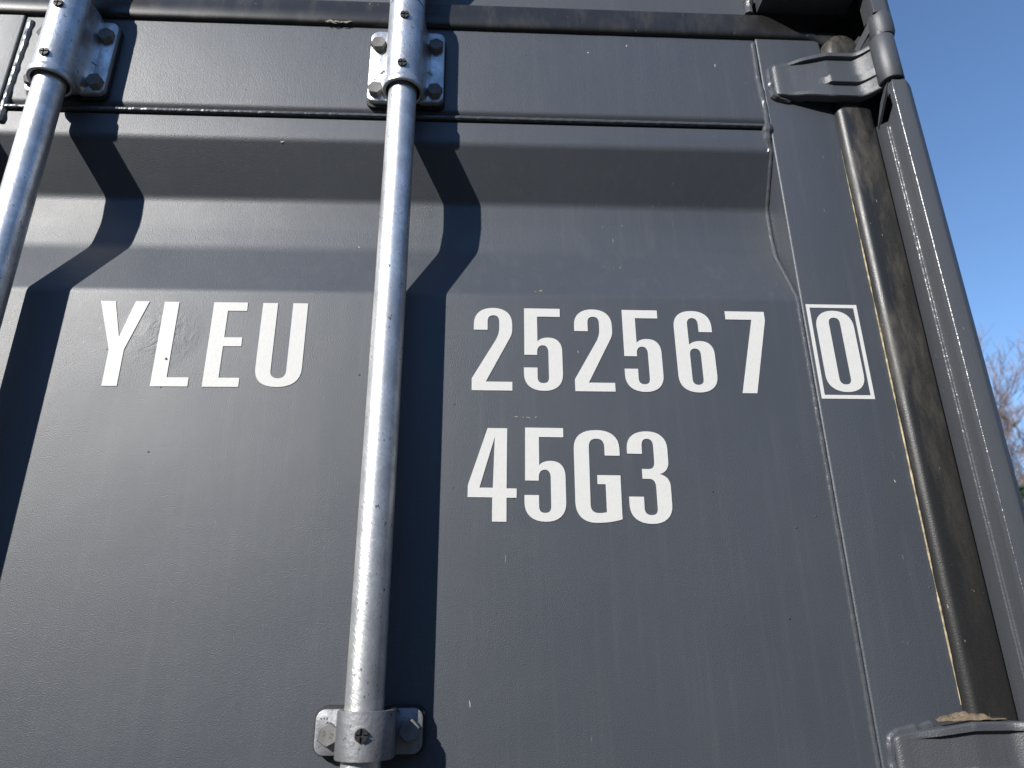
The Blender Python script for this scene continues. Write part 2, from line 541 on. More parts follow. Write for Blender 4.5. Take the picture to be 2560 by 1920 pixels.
def side_gasket():
    mb = MB(); rings = []
    zs = [-1.70, -1.2, -0.8]+[-0.6+0.02*k for k in range(66)]+[0.728, 0.738, 0.748, 0.756, 0.764, 0.771, 0.777, 0.782, 0.786, 0.789, 0.7915]
    for z in zs:
        w = 1.0
        if z > 0.755:
            w = math.sqrt(max(0.02, 1-((z-0.755)/0.0375)**2))
        xl = 0.4640+(1-w)*0.030; xr = 0.5125-(1-w)*0.012
        yy = -0.0125-0.004*smooth(0.70, 0.765, z)*w
        base = [(xl, 0.003), (xl+0.0002, -0.0015), (xl+0.0014, -0.0050), (xl+0.0036, -0.0085), (xl+0.0068, yy+0.0012), (xl+0.0105, yy),
                (xl+0.018, yy-0.0003), (xr-0.012, yy), (xr-0.0042, yy+0.0006), (xr-0.0014, yy+0.0022), (xr-0.0002, yy+0.006), (xr, 0.003)]
        rings.append([(a, c*(0.35+0.65*w), z) for a, c in base])
    return mb.loft(rings)
gk_s = side_gasket().build('rubber_gasket', M_rubber, box, 50)
tag(gk_s, 'black rubber seal smeared with brown dirt along the right edge of the door')
mb = MB(); random.seed(5)
rings = []
zz = 0.60
while zz > -0.05:
    rr = 0.00062*smooth(0.60, 0.45, zz)*smooth(-0.45, -0.05, noise.noise(Vector((zz*22, 8, 5)))+0.25*noise.noise(Vector((zz*120, 2, 5))))*(1+0.5*noise.noise(Vector((zz*60, 3, 1))))*(1-0.9*smooth(-0.02, -0.05, zz)) + 0.00015
    rings.append([(0.4636+rr*math.cos(a)*1.0, -0.0038+rr*1.6*math.sin(a), zz) for a in (0, 1.05, 2.1, 3.14, 4.19, 5.24)])
    zz -= 0.004
mb.loft(rings).build('sealant_bead', M_seal, gk_s)

# ------------------------------------------------------------------ corner post
def extrude_z(prof, zs):
    return MB().loft([[(a, c, z) for a, c in prof] for z in zs])
wall_prof = [(0.5146, 0.0200), (0.5146, -0.001), (0.5148, -0.0300), (0.530, -0.0300), (0.5410, -0.020), (0.5410, 0.0205), (0.5150, 0.0205)]
def post_piece(z0, z1):
    # the top edge was torch-cut to clear the hinge
    v0 = [(a, c, z0) for a, c in wall_prof]
    v1 = [(a, c, z1+(0.0 if c < -0.02 else 0.014)) for a, c in wall_prof]
    return MB().loft([v0, v1])
post = post_piece(-0.175, 0.624).build('corner_post', M_frame, box)
post_piece(-1.85, -0.190).build('corner_post', M_frame, box)
MB().box(0.5160, 0.5440, 0.022, 0.070, -1.85, 0.8545).build('post_back', M_frame, box)
MB().box(0.5418, 0.5445, -0.0396, 0.0215, -1.85, 0.945).build('post_side', M_frame, box)
extrude_z([(0.5140, 0.0215), (0.5140, -0.001), (0.5160, -0.014), (0.540, -0.014), (0.540, 0.0215)], (0.71, 0.783)).build('corner_post', M_frame, box)
mb = MB(); bead(mb, [(0.5146, -0.0285, 0.618), (0.5146, -0.0287, 0.25), (0.5146, -0.0285, -0.15)], 0.0018, 41, 0.09, 120)
bead(mb, [(0.5146, -0.0325, 0.616), (0.5146, -0.0327, 0.25), (0.5146, -0.0325, -0.15)], 0.0014, 43, 0.09, 120)
mb.build('weld_bead', M_weld, post)

jb_front = fillet([(0.5160, -0.0445), (0.5148, -0.0475), (0.5156, -0.0545), (0.5330, -0.0562), (0.5445, -0.0470), (0.5445, -0.0400), (0.530, -0.0400)],
                  [0, 0.0006, 0.0010, 0.006, 0.006, 0, 0], 5)
jb_side = [(0.5149, -0.0305), (0.5149, -0.0470), (0.5165, -0.0440), (0.530, -0.0395), (0.5408, -0.0395), (0.5408, 0.0215), (0.5440, 0.0215), (0.545, -0.0305+0.010), (0.532, -0.0295)]
jb_side = [(0.5149, -0.0305), (0.5149, -0.0472), (0.5162, -0.0440), (0.5300, -0.0398), (0.5408, -0.0398), (0.5408, -0.0200), (0.530, -0.0305)]
def jbar(z0, z1, side_top=None, dome=False):
    zs = [(z0, 1.0), (z1-0.008 if dome else z1, 1.0)]
    if dome:
        zs += [(z1-0.004, 0.96), (z1-0.001, 0.86), (z1, 0.70)]
    cx, cy = 0.528, -0.047
    mb = MB().loft([[(cx+(a-cx)*q, cy+(c-cy)*q, z) for a, c in jb_front] for z, q in zs])
    st = side_top if side_top is not None else z1
    mb.loft([[(a, c, z0) for a, c in jb_side], [(a, c, st+(0.014 if c < -0.0445 else 0.0)) for a, c in jb_side]])
    return mb
jm = jbar(-0.131, 0.6715, 0.622, True).build('post_outer_bar', M_frame, box)
ju = jbar(0.782, 0.945, 0.93).build('post_outer_bar', M_frame, box)
jbar(-1.85, -0.1315, -0.19).build('post_outer_bar', M_frame, box)
mb = MB(); bead(mb, [(0.5154, -0.0540, 0.660), (0.5155, -0.0540, 0.2), (0.5154, -0.0540, -0.12)], 0.0008, 51, 0.15, 200, 7)
bead(mb, [(0.5154, -0.0540, 0.786), (0.5154, -0.0540, 0.94)], 0.0008, 52, 0.15, 200, 7)
mb.build('weld_bead', M_weld, jm)
# cast lugs on the outer bar that carry the hinge pin
mb = MB()
mb.lathe(0.5285, -0.0420, [(0.0130, 0.786), (0.0150, 0.782), (0.0153, 0.772), (0.0150, 0.755), (0.0130, 0.749)], 28)
mb.add([(0.5150, -0.050, 0.782), (0.5190, -0.046, 0.782), (0.5050, -0.016, 0.758), (0.5160, -0.050, 0.768), (0.5200, -0.046, 0.768), (0.5075, -0.014, 0.750)],
       [(0, 1, 2), (3, 4, 5), (0, 3, 5, 2), (0, 1, 4, 3), (1, 2, 5, 4)])
mb.build('hinge_lug', M_frame, ju, 50)
mb = MB()
mb.add([(0.5135, -0.0500, 0.6700), (0.5135, -0.0440, 0.6700), (0.5128, -0.0290, 0.6560), (0.5125, -0.0150, 0.6330), (0.5125, -0.0130, 0.6280), (0.5128, -0.0330, 0.6490),
        (0.5165, -0.0500, 0.6700), (0.5165, -0.0440, 0.6700), (0.5160, -0.0290, 0.6560), (0.5158, -0.0150, 0.6330), (0.5158, -0.0130, 0.6280), (0.5160, -0.0330, 0.6490)],
       [(0, 1, 2, 5), (5, 2, 3, 4), (6, 7, 8, 11), (11, 8, 9, 10), (0, 6, 11, 5), (5, 11, 10, 4), (1, 2, 8, 7), (2, 3, 9, 8), (3, 4, 10, 9), (0, 1, 7, 6)])
mb.build('hinge_lug', M_frame, jm)

# ------------------------------------------------------------------ hinges
def make_hinge(dz):
    h = empty('hinge', (0.385, 0, ZC+0.7055+dz)); h.parent = box
    zc = 0.7055+dz
    def base_y(x):
        y = -0.0118
        y -= 0.0012*smooth(0.390, 0.407, x)
        y -= 0.0080*min(1, max(0, (x-0.407)/(0.4585-0.407)))
        if x > 0.492:
            y -= 0.0265*((x-0.492)/0.025)**1.7
        return y
    def half(x):
        return 0.0250+0.0115*min(1, max(0, (x-0.392)/(0.4585-0.392)))
    xs = [0.3885, 0.3905, 0.394, 0.400, 0.4065, 0.411, 0.418, 0.426, 0.434, 0.442, 0.450, 0.4545, 0.4565, 0.4585, 0.462, 0.470, 0.478, 0.486, 0.492,
          0.496, 0.500, 0.504, 0.507, 0.510, 0.513, 0.516, 0.518]
    # samples across the blade, -1 .. 1, dense at the rims and the middle rib
    ts = [-1, -0.985, -0.95, -0.86, -0.80, -0.76, -0.70, -0.45, -0.40, -0.385, -0.36, -0.33, -0.31, -0.18, -0.10, -0.06, -0.035, -0.02, 0.0, 0.2, 0.5, 0.68, 0.73, 0.765, 0.80, 0.86, 0.95, 0.985, 1]
    rings = []
    for i, x in enumerate(xs):
        hh = half(x)
        if i == 0: hh -= 0.0035
        if i == 1: hh -= 0.0010
        by = base_y(x) + (0.0035 if i == 0 else 0.0008 if i == 1 else 0)
        front = []
        for t in ts:
            rimf = smooth(0.405, 0.432, x)*(1-0.6*smooth(0.506, 0.517, x))
            rim = 0.0046*rimf*smooth(0.765, 0.80, t) + 0.0032*rimf*smooth(0.76, 0.80, -t)
            ribf = smooth(0.4525, 0.457, x)*(1-0.75*smooth(0.506, 0.516, x))
            rib = 0.0042*ribf*smooth(-0.40, -0.36, t)*(1-smooth(-0.06, -0.02, t))
            edge = 0.0022*max(0, (abs(t)-0.95)/0.05)**2
            front.append((x, by-rim-rib+edge, zc+t*hh))
        yb = min(by+0.0085, -0.0025 if x > 0.42 else 0.0)
        if x <= 0.42: yb = 0.001
        back = [(x, yb, zc+t*hh) for t in (1, 0.3, -0.3, -1)]
        rings.append(front+back)
    MB().loft(rings).build('hinge_blade', M_hinge, h, 40)
    mb = MB()
    r = 0.0148
    mb.lathe(0.5222, -0.0452, [(r*0.6, zc-0.0335), (r-0.0008, zc-0.0335), (r, zc-0.0325), (r, zc+0.0355), (r-0.001, zc+0.0368), (r*0.6, zc+0.0368)], 36)
    mb.build('hinge_barrel', M_hinge, h, 40)
    mb = MB()
    mb.lathe(0.5222, -0.0452, [(0.0078, zc-0.052), (0.0078, zc+0.052)], 20)
    mb.build('hinge_pin', M_frame, h)
    mb = MB()
    bead(mb, [(0.432, -0.002, zc+0.0325), (0.412, -0.003, zc+0.0292), (0.396, -0.004, zc+0.0265), (0.3878, -0.004, zc+0.021), (0.3868, -0.004, zc), (0.3878, -0.004, zc-0.021), (0.396, -0.004, zc-0.0262), (0.410, -0.003, zc-0.0285)],
         0.0046, 61+int(abs(dz)*10), 0.32, 170)
    mb.build('weld_bead', M_weld, h)
    return h
hinge1 = make_hinge(0.0)
hinge2 = make_hinge(-0.803)
tag(hinge1, 'upper grey forged hinge blade beside the blue sky')
tag(hinge2, 'lower grey hinge blade with a dead leaf on top')

# ------------------------------------------------------------------ lock rods and brackets
RY = -0.0360
RX = (-0.0925, -0.5095)
M_ROD_R = 0.0170
def make_rod(rx, tilt):
    o = MB().lathe(rx, RY, [(0.0, -1.80), (M_ROD_R, -1.80), (M_ROD_R, -0.9), (M_ROD_R, 0.0), (M_ROD_R, 0.5), (M_ROD_R, 0.90), (0.0, 0.90)], 56, False)
    ob = o.build('lock_rod', M_rod, box, 40, origin=(rx, RY, ZC+0.70))
    ob.rotation_euler = (0, tilt, 0)
    mb = MB()
    out = fillet([(-0.030, 0.905), (-0.024, 0.872), (0.000, 0.866), (0.030, 0.872), (0.044, 0.895), (0.040, 0.925), (-0.030, 0.925), (-0.030, 0.905)], 0.006, 4)[:-1]
    mb.plate([(rx+a, z) for a, z in out], -0.014, -0.052, 0.003)
    mb.build('cam_head', M_brk, ob, origin=(rx, RY, ZC+0.89))
    return ob
rod1 = make_rod(RX[0], 0.0045)
rod2 = make_rod(RX[1], 0.002)
tag(rod1, 'galvanised lock rod between the letters and the digits')
tag(rod2, 'galvanised lock rod at the left edge of the picture')

def hexbolt(name, x, z, y0, y1, rot, parent, mat=None, mark=None):
    r = 0.0101
    mb = MB()
    rings = [[(x+r*math.cos(a)*q, y, z+r*math.sin(a)*q) for a in (rot+math.pi/3*k for k in range(6))] for q, y in ((1, y0), (1, y1+0.0012))]
    mb.loft(rings, True, False)
    # chamfered crown: hexagon meets a circle
    n = 24
    ring_hex = []
    for k in range(n):
        a = 2*math.pi*k/n
        b = (a-rot) % (math.pi/3)
        q = r*math.cos(math.pi/6)/math.cos(b-math.pi/6)
        ring_hex.append((x+q*math.cos(a), y1+0.0013, z+q*math.sin(a)))
    ring_c = [(x+(px-x)*0.90, y1, z+(pz-z)*0.90) for px, _, pz in ring_hex]
    ring_d = [(x+0.006*math.cos(2*math.pi*k/n), y1+0.0003, z+0.006*math.sin(2*math.pi*k/n)) for k in range(n)]
    mb.loft([ring_hex, ring_c, ring_d])
    o = mb.build(name, mat or M_bolt, parent, 30)
    if mark:
        for txt, dx, dz, rz in mark:
            cu = bpy.data.curves.new('mark', 'FONT'); cu.body = txt; cu.size = 0.0042; cu.extrude = 0.00018
            cu.align_x = 'CENTER'; cu.align_y = 'CENTER'
            t = bpy.data.objects.new('mark', cu)
            me = bpy.data.meshes.new_from_object(t)
            bpy.data.objects.remove(t)
            vs_ = []
            for v in me.vertices:
                a, b = v.co.x, v.co.y
                vs_.append((x+dx+a*math.cos(rz)-b*math.sin(rz), y1-v.co.z+0.0001, z+dz+a*math.sin(rz)+b*math.cos(rz)))
            mk('bolt_marking', vs_, [tuple(p.vertices) for p in me.polygons], mat or M_bolt, o)
    return o

def plug(x, z, y, parent, r=0.0056, tilt=0.0):
    """slotted plug facing the camera side"""
    mb = MB()
    n = 6; s = 0.0009
    mb.loft([[(x+r*math.cos(2*math.pi*k/24), yy, z+r*math.sin(2*math.pi*k/24)) for k in range(24)] for yy in (y+0.006, y-0.0002)])
    for q in range(4):
        ang = math.pi/2*q+tilt
        pts = [(s, s)]
        for k in range(n+1):
            a = math.pi/2*k/n
            pts.append((max(s, r*math.cos(a)), max(s, r*math.sin(a))))
        rr = [(x+px*math.cos(ang)-pz*math.sin(ang), z+px*math.sin(ang)+pz*math.cos(ang)) for px, pz in pts]
        mb.loft([[(a, y, b) for a, b in rr], [(a, y-0.0017, b) for a, b in rr]])
    return mb.build('grease_plug', M_plug, parent, 25)

def make_bracket(rx):
    b = empty('rod_bracket', (rx, 0, ZC+0.708)); b.parent = box
    zc = 0.709
    org = (rx, RY, ZC+zc)
    mb = MB()
    for s in (-1, 1):
        o = rrect(min(s*0.018, s*0.0478), max(s*0.018, s*0.0478), 0.6520, 0.7665, 0,
                  rs=(0.009 if s < 0 else 0.002, 0.002 if s < 0 else 0.009, 0.002 if s < 0 else 0.011, 0.011 if s < 0 else 0.002))
        mb.plate([(rx+a, z) for a, z in o], -0.0052, -0.0122, 0.0014)
    # sleeve with concave webs running into the flanges
    prof = []
    Rs = 0.0225
    for k in range(25):
        a = math.radians(-20+220*k/24)
        prof.append((rx+Rs*math.cos(a), RY-Rs*math.sin(a)))
    def sleeve(z0, z1, web, rad=Rs):
        ring = []
        for k in range(29):
            a = math.radians(-14+208*k/28)
            ring.append((rx+rad*math.cos(a), RY-rad*math.sin(a)))
        left = [(rx-rad*0.985-web*0.10, -0.024), (rx-rad-web*0.25, -0.018), (rx-rad-web*0.55, -0.0142), (rx-rad-web, -0.0118), (rx-rad-web, -0.006)]
        rightp = [(2*rx-a, c) for a, c in reversed(left)]
        return [[(a, c, z) for a, c in rightp+ring+left] for z in (z0, z1)]
    za = [(0.6535, 0.0010), (0.657, 0.0045), (0.664, 0.0070), (0.68, 0.0085), (0.70, 0.0090), (0.72, 0.0090), (0.745, 0.0085), (0.760, 0.0060), (0.766, 0.0030), (0.772, 0.0010), (0.7755, 0.0006)]
    rings = []
    for z, w in za:
        rings.append(sleeve(z, z, w)[0])
    mb.loft(rings)
    # small forging dimples beside the sleeve
    for s in (-1, 1):
        x0 = rx+s*0.0305
        mb.add([(x0-0.004, -0.0121, 0.694), (x0+0.004, -0.0121, 0.694), (x0, -0.0121, 0.704), (x0-s*0.0025, -0.0155, 0.698)], [(0, 1, 3), (1, 2, 3), (2, 0, 3), (0, 2, 1)])
    body = mb.build('bracket_body', M_brk, b, 35, origin=org)
    MB().lathe(rx, RY, [(0.0206, 0.6520), (0.0208, 0.6432), (0.0222, 0.6425), (0.0242, 0.6434), (0.0247, 0.6450), (0.0247, 0.6515), (0.0236, 0.6532), (0.0206, 0.6532)], 48, False).build('sleeve_collar', M_brk, b, 35, origin=org)
    MB().lathe(rx, RY, [(0.0186, 0.7783), (0.0222, 0.7783), (0.0226, 0.7797), (0.0224, 0.800), (0.0205, 0.812), (0.0172, 0.816)], 48, False).build('sleeve_collar', M_brk, b, 35, origin=org)
    MB().lathe(rx, RY, [(0.0174, 0.6475), (0.0205, 0.6475), (0.0205, 0.652), (0.0174, 0.652)], 40, False).build('inner_bushing', M_pad, b, 35)
    mb = MB()
    for s in (-1, 1):
        o = rrect(min(s*0.012, s*0.0492), max(s*0.012, s*0.0492), 0.6478, 0.7655, 0,
                  rs=(0.010 if s < 0 else 0.002, 0.002 if s < 0 else 0.010, 0.002 if s < 0 else 0.010, 0.010 if s < 0 else 0.002))
        MB().plate([(rx+a, z) for a, z in o], 0.0005, -0.0050, 0.0008).build('backing_pad', M_pad, b)
    for i, (sx, z) in enumerate(((-1, 0.7405), (1, 0.7405), (-1, 0.6665), (1, 0.6665))):
        hexbolt('bolt', rx+sx*0.0370, z, -0.0120, -0.0200, 0.1+0.37*i, b)
    plug(rx, 0.7445, RY-Rs-0.0004, b)
    plug(rx+0.0003, 0.6675, RY-Rs-0.0004, b, tilt=0.06)
    return b
br1 = make_bracket(RX[0])
br2 = make_bracket(RX[1])
tag(br1, 'galvanised bolted sleeve bracket on the middle lock rod')
tag(br2, 'galvanised bolted sleeve bracket on the left lock rod')

# lower strap clamp
def make_clamp(rx):
    b = empty('rod_clamp', (rx, 0, ZC-0.062)); b.parent = box
    zt, zb = -0.0425, -0.0805
    th = 0.0042
    def line(r_off):
        pts = []
        ri = 0.0196+r_off
        for k in range(21):
            a = math.radians(180-180*k/20)
            pts.append((rx+ri*math.cos(a)*1.05, RY-ri*math.sin(a)))
        return pts
    outer = line(th); inner = line(0.0)
    yb, yf = -0.0092, -0.0092-th
    xl, xr = rx-0.0478, rx+0.0472
    # strap hump as a lofted band, flanges as rounded plates
    mb = MB()
    band = [(rx-0.0238-0.0012, yf+0.0002)]+outer+[(rx+0.0238+0.0012, yf+0.0002), (rx+0.0238-th, yb), ]+list(reversed(inner))+[(rx-0.0238+th, yb)]
    zs = (zb, zb+0.0008, zt-0.0008, zt)
    sc = (0.985, 1, 1, 0.985)
    mb.loft([[(rx+(a-rx)*q, c, z) for a, c in band] for z, q in zip(zs, sc)])
    for s in (-1, 1):
        o = rrect(min(rx+s*0.0215, rx+s*0.0478), max(rx+s*0.0215, rx+s*0.0478), zb, zt-0.0004, 0,
                  rs=(0.0085 if s < 0 else 0.0004, 0.0004 if s < 0 else 0.0085, 0.0004 if s < 0 else 0.0085, 0.0085 if s < 0 else 0.0004))
        mb.plate(o, yb, yf, 0.0008)
    mb.build('strap', M_strap, b, 35, origin=(rx, RY, ZC-0.062))
    mb = MB()
    for s in (-1, 1):
        o = rrect(min(rx+s*0.012, rx+s*0.0498), max(rx+s*0.012, rx+s*0.0498), zb-0.0012, zt+0.0022, 0,
                  rs=(0.010 if s < 0 else 0.001, 0.001 if s < 0 else 0.010, 0.001 if s < 0 else 0.010, 0.010 if s < 0 else 0.001))
        MB().plate(o, 0.0005, -0.0090, 0.0008).build('backing_pad', M_pad, b)
    hexbolt('bolt', rx-0.0352, -0.0635, -0.0132, -0.0200, 0.45, b, mark=(('XF', -0.0030, 0.0012, 1.3), ('8.8', 0.0032, -0.0006, 1.2)))
    hexbolt('bolt', rx+0.0362, -0.0610, -0.0132, -0.0200, 0.2, b, mark=(('8.8', -0.0015, 0.0028, 0.4),))
    plug(rx+0.0002, -0.0605, RY-0.0238-0.0004, b, tilt=-0.03)
    return b
cl1 = make_clamp(RX[0]-0.0012)
tag(cl1, 'galvanised strap clamp bolted over the middle lock rod')

# ------------------------------------------------------------------ painted markings (white film, cut letters)
def bez(path):
    out = []
    for seg in path:
        if len(seg) == 2:
            out.append(seg)
        else:
            p0 = out[-1]; c1, c2, p1 = (seg[0], seg[1]), (seg[2], seg[3]), (seg[4], seg[5])
            for k in range(1, 9):
                t = k/8; u = 1-t
                out.append(tuple(u**3*p0[i]+3*u*u*t*c1[i]+3*u*t*t*c2[i]+t**3*p1[i] for i in (0, 1)))
    return out
GL = {
 'Y': [[(0,100.5),(15.8,100.5),(27.0,57),(37.6,100.5),(52.5,100.5),(34.8,42),(34.8,0),(19,0),(19,42)]],
 'L': [[(0,0),(39,0),(39,10.3),(15.9,10.3),(15.9,100.5),(0,100.5)]],
 'E': [[(0,0),(38.2,0),(38.2,10.4),(16.2,10.4),(16.2,47.4),(35.7,47.4),(35.7,58),(16.2,58),(16.2,90.4),(37,90.4),(37,100.8),(0,100.8)]],
 'U': [[(0,100.5),(0,22),(0,7,9,0,24.7,0),(40.4,0,49.6,7,49.6,22),(49.6,100.5),(33.2,100.5),(33.2,19),(33.2,13,30,10,24.9,10),(19.8,10,16.4,13,16.4,19),(16.4,100.5)]],
 '2': [[(1.5,72.5),(1.5,80),(1.5,93,10,100,23,100),(36,100,44.6,93,44.6,80),(44.6,74),(44.6,68,43,64.5,40,59),(15.3,10.2),(44.3,10.2),(44.3,0),(0,0),(0,14),(26,60),(29,66,30,70,30,76),(30,83),(30,88,28,90.7,23.5,90.7),(19,90.7,16.9,88,16.9,83),(16.9,72.5)]],
 '5': [[(1,100),(41.7,100),(41.7,89.8),(15.6,89.8),(15.6,59),(18,62,22,63.8,28,63.8),(38,63.8,43,57,43,47),(43,20),(43,7,35,0,21.8,0),(8,0,0,7,0,20),(0,27.3),(15,27.3),(15,16),(15,11,17,9,21,9),(25.5,9,27.5,11,27.5,16),(27.5,46),(27.5,51,25.5,54.3,21.5,54.3),(17.5,54.3,15,51,15,46.5),(15,42.5),(0.7,42.5)]],
 '6': [[(44.6,73.5),(44.6,80),(44.6,93,36.5,100,23,100),(9,100,1,93,1,80),(1,20),(1,7,9,0,22.5,0),(36,0,44.8,7,44.8,20),(44.8,46),(44.8,56.5,39,62.2,29.5,62.2),(23,62.2,19,60,16.6,57.5),(16.6,83),(16.6,88,19,91,23,91),(27,91,29.2,88,29.2,83),(29.2,73.5)],
       [(16.5,16),(16.5,45),(16.5,50,18.5,52.8,22.7,52.8),(26.8,52.8,29,50,29,45),(29,16),(29,11.5,26.8,9,22.7,9),(18.5,9,16.5,11.5,16.5,16)]],
 '7': [[(0,100.6),(46,100.6),(46,89.5),(25.3,0),(8.8,0),(30.2,90.2),(0,90.2)]],
 '0': [[(0,80),(0,93,8.5,100.5,22,100.5),(35.5,100.5,44,93,44,80),(44,20),(44,7,35.5,0,22,0),(8.5,0,0,7,0,20)],
       [(15.2,16.5),(15.2,84),(15.2,89,17.5,91.6,21.9,91.6),(26.3,91.6,28.5,89,28.5,84),(28.5,16.5),(28.5,11.5,26.3,8.9,21.9,8.9),(17.5,8.9,15.2,11.5,15.2,16.5)]],
 '4': [[(19.6,99.2),(40.4,99.2),(40,34.3),(50.4,34.3),(50.4,24.6),(40,24.6),(40,0),(25.3,0),(25.3,24.8),(0,24.8),(0,37.5)],
       [(27.3,89.5),(25.8,34.8),(12,34.8)]],
 'G': [[(49,71),(49,79),(49,92,40,99,25.5,99),(9,99,0.3,92,0.3,78),(0.3,21),(0.3,7,9,0,21,0),(30,0,40,1,48.4,3.9),(48.6,49.8),(24.1,49.8),(24.1,40.2),(32.6,40.2),(32.6,11),(30,10.3,27,10,24.5,10),(18.5,10,16,13,16,19),(16.4,80),(16.4,86.5,19.5,89.4,24.8,89.4),(30,89.4,33,86.5,33,80),(33,71)]],
 '3': [[(0.5,74),(0.5,80),(0.5,93,10,99,23,99),(36,99,44,92,44,80),(44,66),(44,59,40.5,54,34,52.3),(41,50.5,44.6,46,44.6,39),(44.6,20),(44.6,7,36,0,22.5,0),(8,0,0,7,0,20),(0,28),(15.5,28),(15.5,16),(15.5,11,18,9,22.5,9),(27,9,29.2,11,29.2,16),(29.2,38),(29.2,44,27,47,22,47),(15.3,47),(15.3,57.5),(22,57.5),(27,57.5,29,60,29,66),(29,82),(29,88,27,90.7,22.6,90.7),(18.5,90.7,16.5,88,16.5,82),(16.5,74)]],
 'frame': [[(0,0),(60.4,0),(60.4,116.5),(0,116.5)], [(4,4.4),(56.2,4.4),(56.2,112.2),(4,112.2)]],
}
def marking(ch, x0, z0, y, parent, rot=0.0):
    cu = bpy.data.curves.new('g', 'CURVE'); cu.dimensions = '2D'; cu.fill_mode = 'BOTH'; cu.extrude = 0.00012
    for path in GL[ch]:
        pts = bez(path)
        sp = cu.splines.new('POLY'); sp.points.add(len(pts)-1)
        for q, (a, b) in zip(sp.points, pts):
            q.co = (a/1000, b/1000, 0, 1)
        sp.use_cyclic_u = True
    t = bpy.data.objects.new('g', cu)
    link(t)
    dg = bpy.context.evaluated_depsgraph_get()
    me = bpy.data.meshes.new_from_object(t.evaluated_get(dg))
    vs_ = []
    for v in me.vertices:
        a, b = v.co.x, v.co.y
        vs_.append((x0+a*math.cos(rot)-b*math.sin(rot), y-v.co.z, z0+a*math.sin(rot)+b*math.cos(rot)))
    faces = [tuple(p.vertices) for p in me.polygons]
    bpy.data.objects.remove(t)
    nm = 'marking_frame' if ch == 'frame' else ('marking_letter' if ch.isalpha() else 'marking_digit')
    o = mk(nm, vs_, faces, M_white, parent, 20)
    tag(o, 'white outlined box round the last digit' if ch == 'frame' else 'white %s %s' % ('letter' if ch.isalpha() else 'digit', ch))
    return o
YF = -0.0005
for ch, x, z in (('Y', -0.4152, 0.2714), ('L', -0.3462, 0.2714), ('E', -0.2922, 0.2713), ('U', -0.2385, 0.2715)):
    marking(ch, x, z, YF, panel, 0.004)
for ch, x, z in (('2', -0.0052, 0.2697), ('5', 0.0520, 0.2696), ('2', 0.1080, 0.2694), ('5', 0.1640, 0.2692), ('6', 0.2228, 0.2690), ('7', 0.2850, 0.2686)):
    marking(ch, x, z, YF, panel, -0.004)
for ch, x, z in (('4', -0.0085, 0.1279), ('5', 0.0500, 0.1276), ('G', 0.1022, 0.1264), ('3', 0.1587, 0.1252)):
    marking(ch, x, z, YF, panel, -0.012)
marking('0', 0.3912*0.9965, 0.2697, -0.0033, st_r, 0.002)
marking('frame', 0.3822*0.9965, 0.2618, -0.0033, st_r, -0.003)

# small chips and flecks in the paint
M_chip = simple('bare_chip', (0.42, 0.42, 0.41), 0.7)
M_chipd = simple('dark_chip', (0.05, 0.05, 0.05), 0.7)
M_chipt = simple('tan_fleck', (0.34, 0.29, 0.20), 0.8)
def chip(x, y, z, w, h, seed, mat, parent, ang=0.0):
    rnd = random.Random(seed); n = 9; v = []
    for k in range(n):
        a = 2*math.pi*k/n; q = rnd.uniform(0.55, 1.0)
        px, pz = math.cos(a)*w*q, math.sin(a)*h*q
        v.append((x+px*math.cos(ang)-pz*math.sin(ang), z+px*math.sin(ang)+pz*math.cos(ang)))
    return MB().loft([[(a, y+0.0004, b) for a, b in v], [(a, y-0.0003, b) for a, b in v]]).build('paint_chip', mat, parent)
CHIPS = [(-0.2418, None, 0.5964, 0.0026, 0.0012, 'w', 0.35), (0.0427, None, 0.2398, 0.0028, 0.0004, 'w', 0.05), (0.0500, None, 0.2393, 0.0014, 0.0003, 'w', 0.0),
         (0.0560, None, 0.2390, 0.0026, 0.0005, 'w', -0.2), (0.0642, None, 0.2396, 0.0012, 0.0005, 'w', 0.6), (-0.1450, None, 0.4693, 0.0010, 0.0018, 'w', 0.4),
         (0.0736, None, 0.3944, 0.0030, 0.0009, 't', 0.1), (0.0671, None, 0.3927, 0.0013, 0.0007, 't', 0.0), (-0.3343, -0.0009, 0.3031, 0.0017, 0.0014, 'd', 0.2),
         (0.1130, None, 0.3163, 0.0005, 0.0020, 'w', 0.15), (0.4445, -0.0030, 0.1691, 0.0007, 0.0022, 'w', 0.2), (0.1986, -0.0007, 0.7668, 0.0008, 0.0026, 'w', -0.2),
         (0.1457, -0.0007, 0.7527, 0.0016, 0.0012, 'w', -0.6), (0.3164, -0.0007, 0.7372, 0.0005, 0.0042, 'w', 0.02), (-0.0037, None, -0.0411, 0.0006, 0.0042, 'w', 0.1)]
for x, y, z, w, h, mt, an in CHIPS:
    chip(x, panel_y(z)-0.0001 if y is None else y, z, w, h, int(abs(x*1e4)), {'w': M_chip, 'd': M_chipd, 't': M_chipt}[mt],
         st_r if x > 0.375 else rail if z > 0.64 else panel, an)

# ------------------------------------------------------------------ container body behind the doors
mb = MB()
ys, xw = [], []
y = 0.10
prof = []
while y < 12.1:
    prof += [(0.530, y), (0.530, y+0.07), (0.494, y+0.14), (0.494, y+0.21)]
    y += 0.28
pts = prof
mb.loft([[(a, c, z) for a, c in pts]+[(a-0.002, c, z) for a, c in reversed(pts)] for z in (-1.75, 0.90)])
mb.build('side_wall', M_frame, box)
mb = MB(); mb.box(-1.90, 0.53, 0.13, 12.1, 0.90, 0.93); mb.build('roof', M_frame, box)
mb = MB(); mb.box(-1.90, 0.546, 0.02, 0.14, -1.93, -1.76); mb.build('door_sill', M_frame, box)
mb = MB(); mb.box(-1.90, 0.53, 0.14, 12.1, -1.80, -1.77); mb.build('floor', M_frame, box)

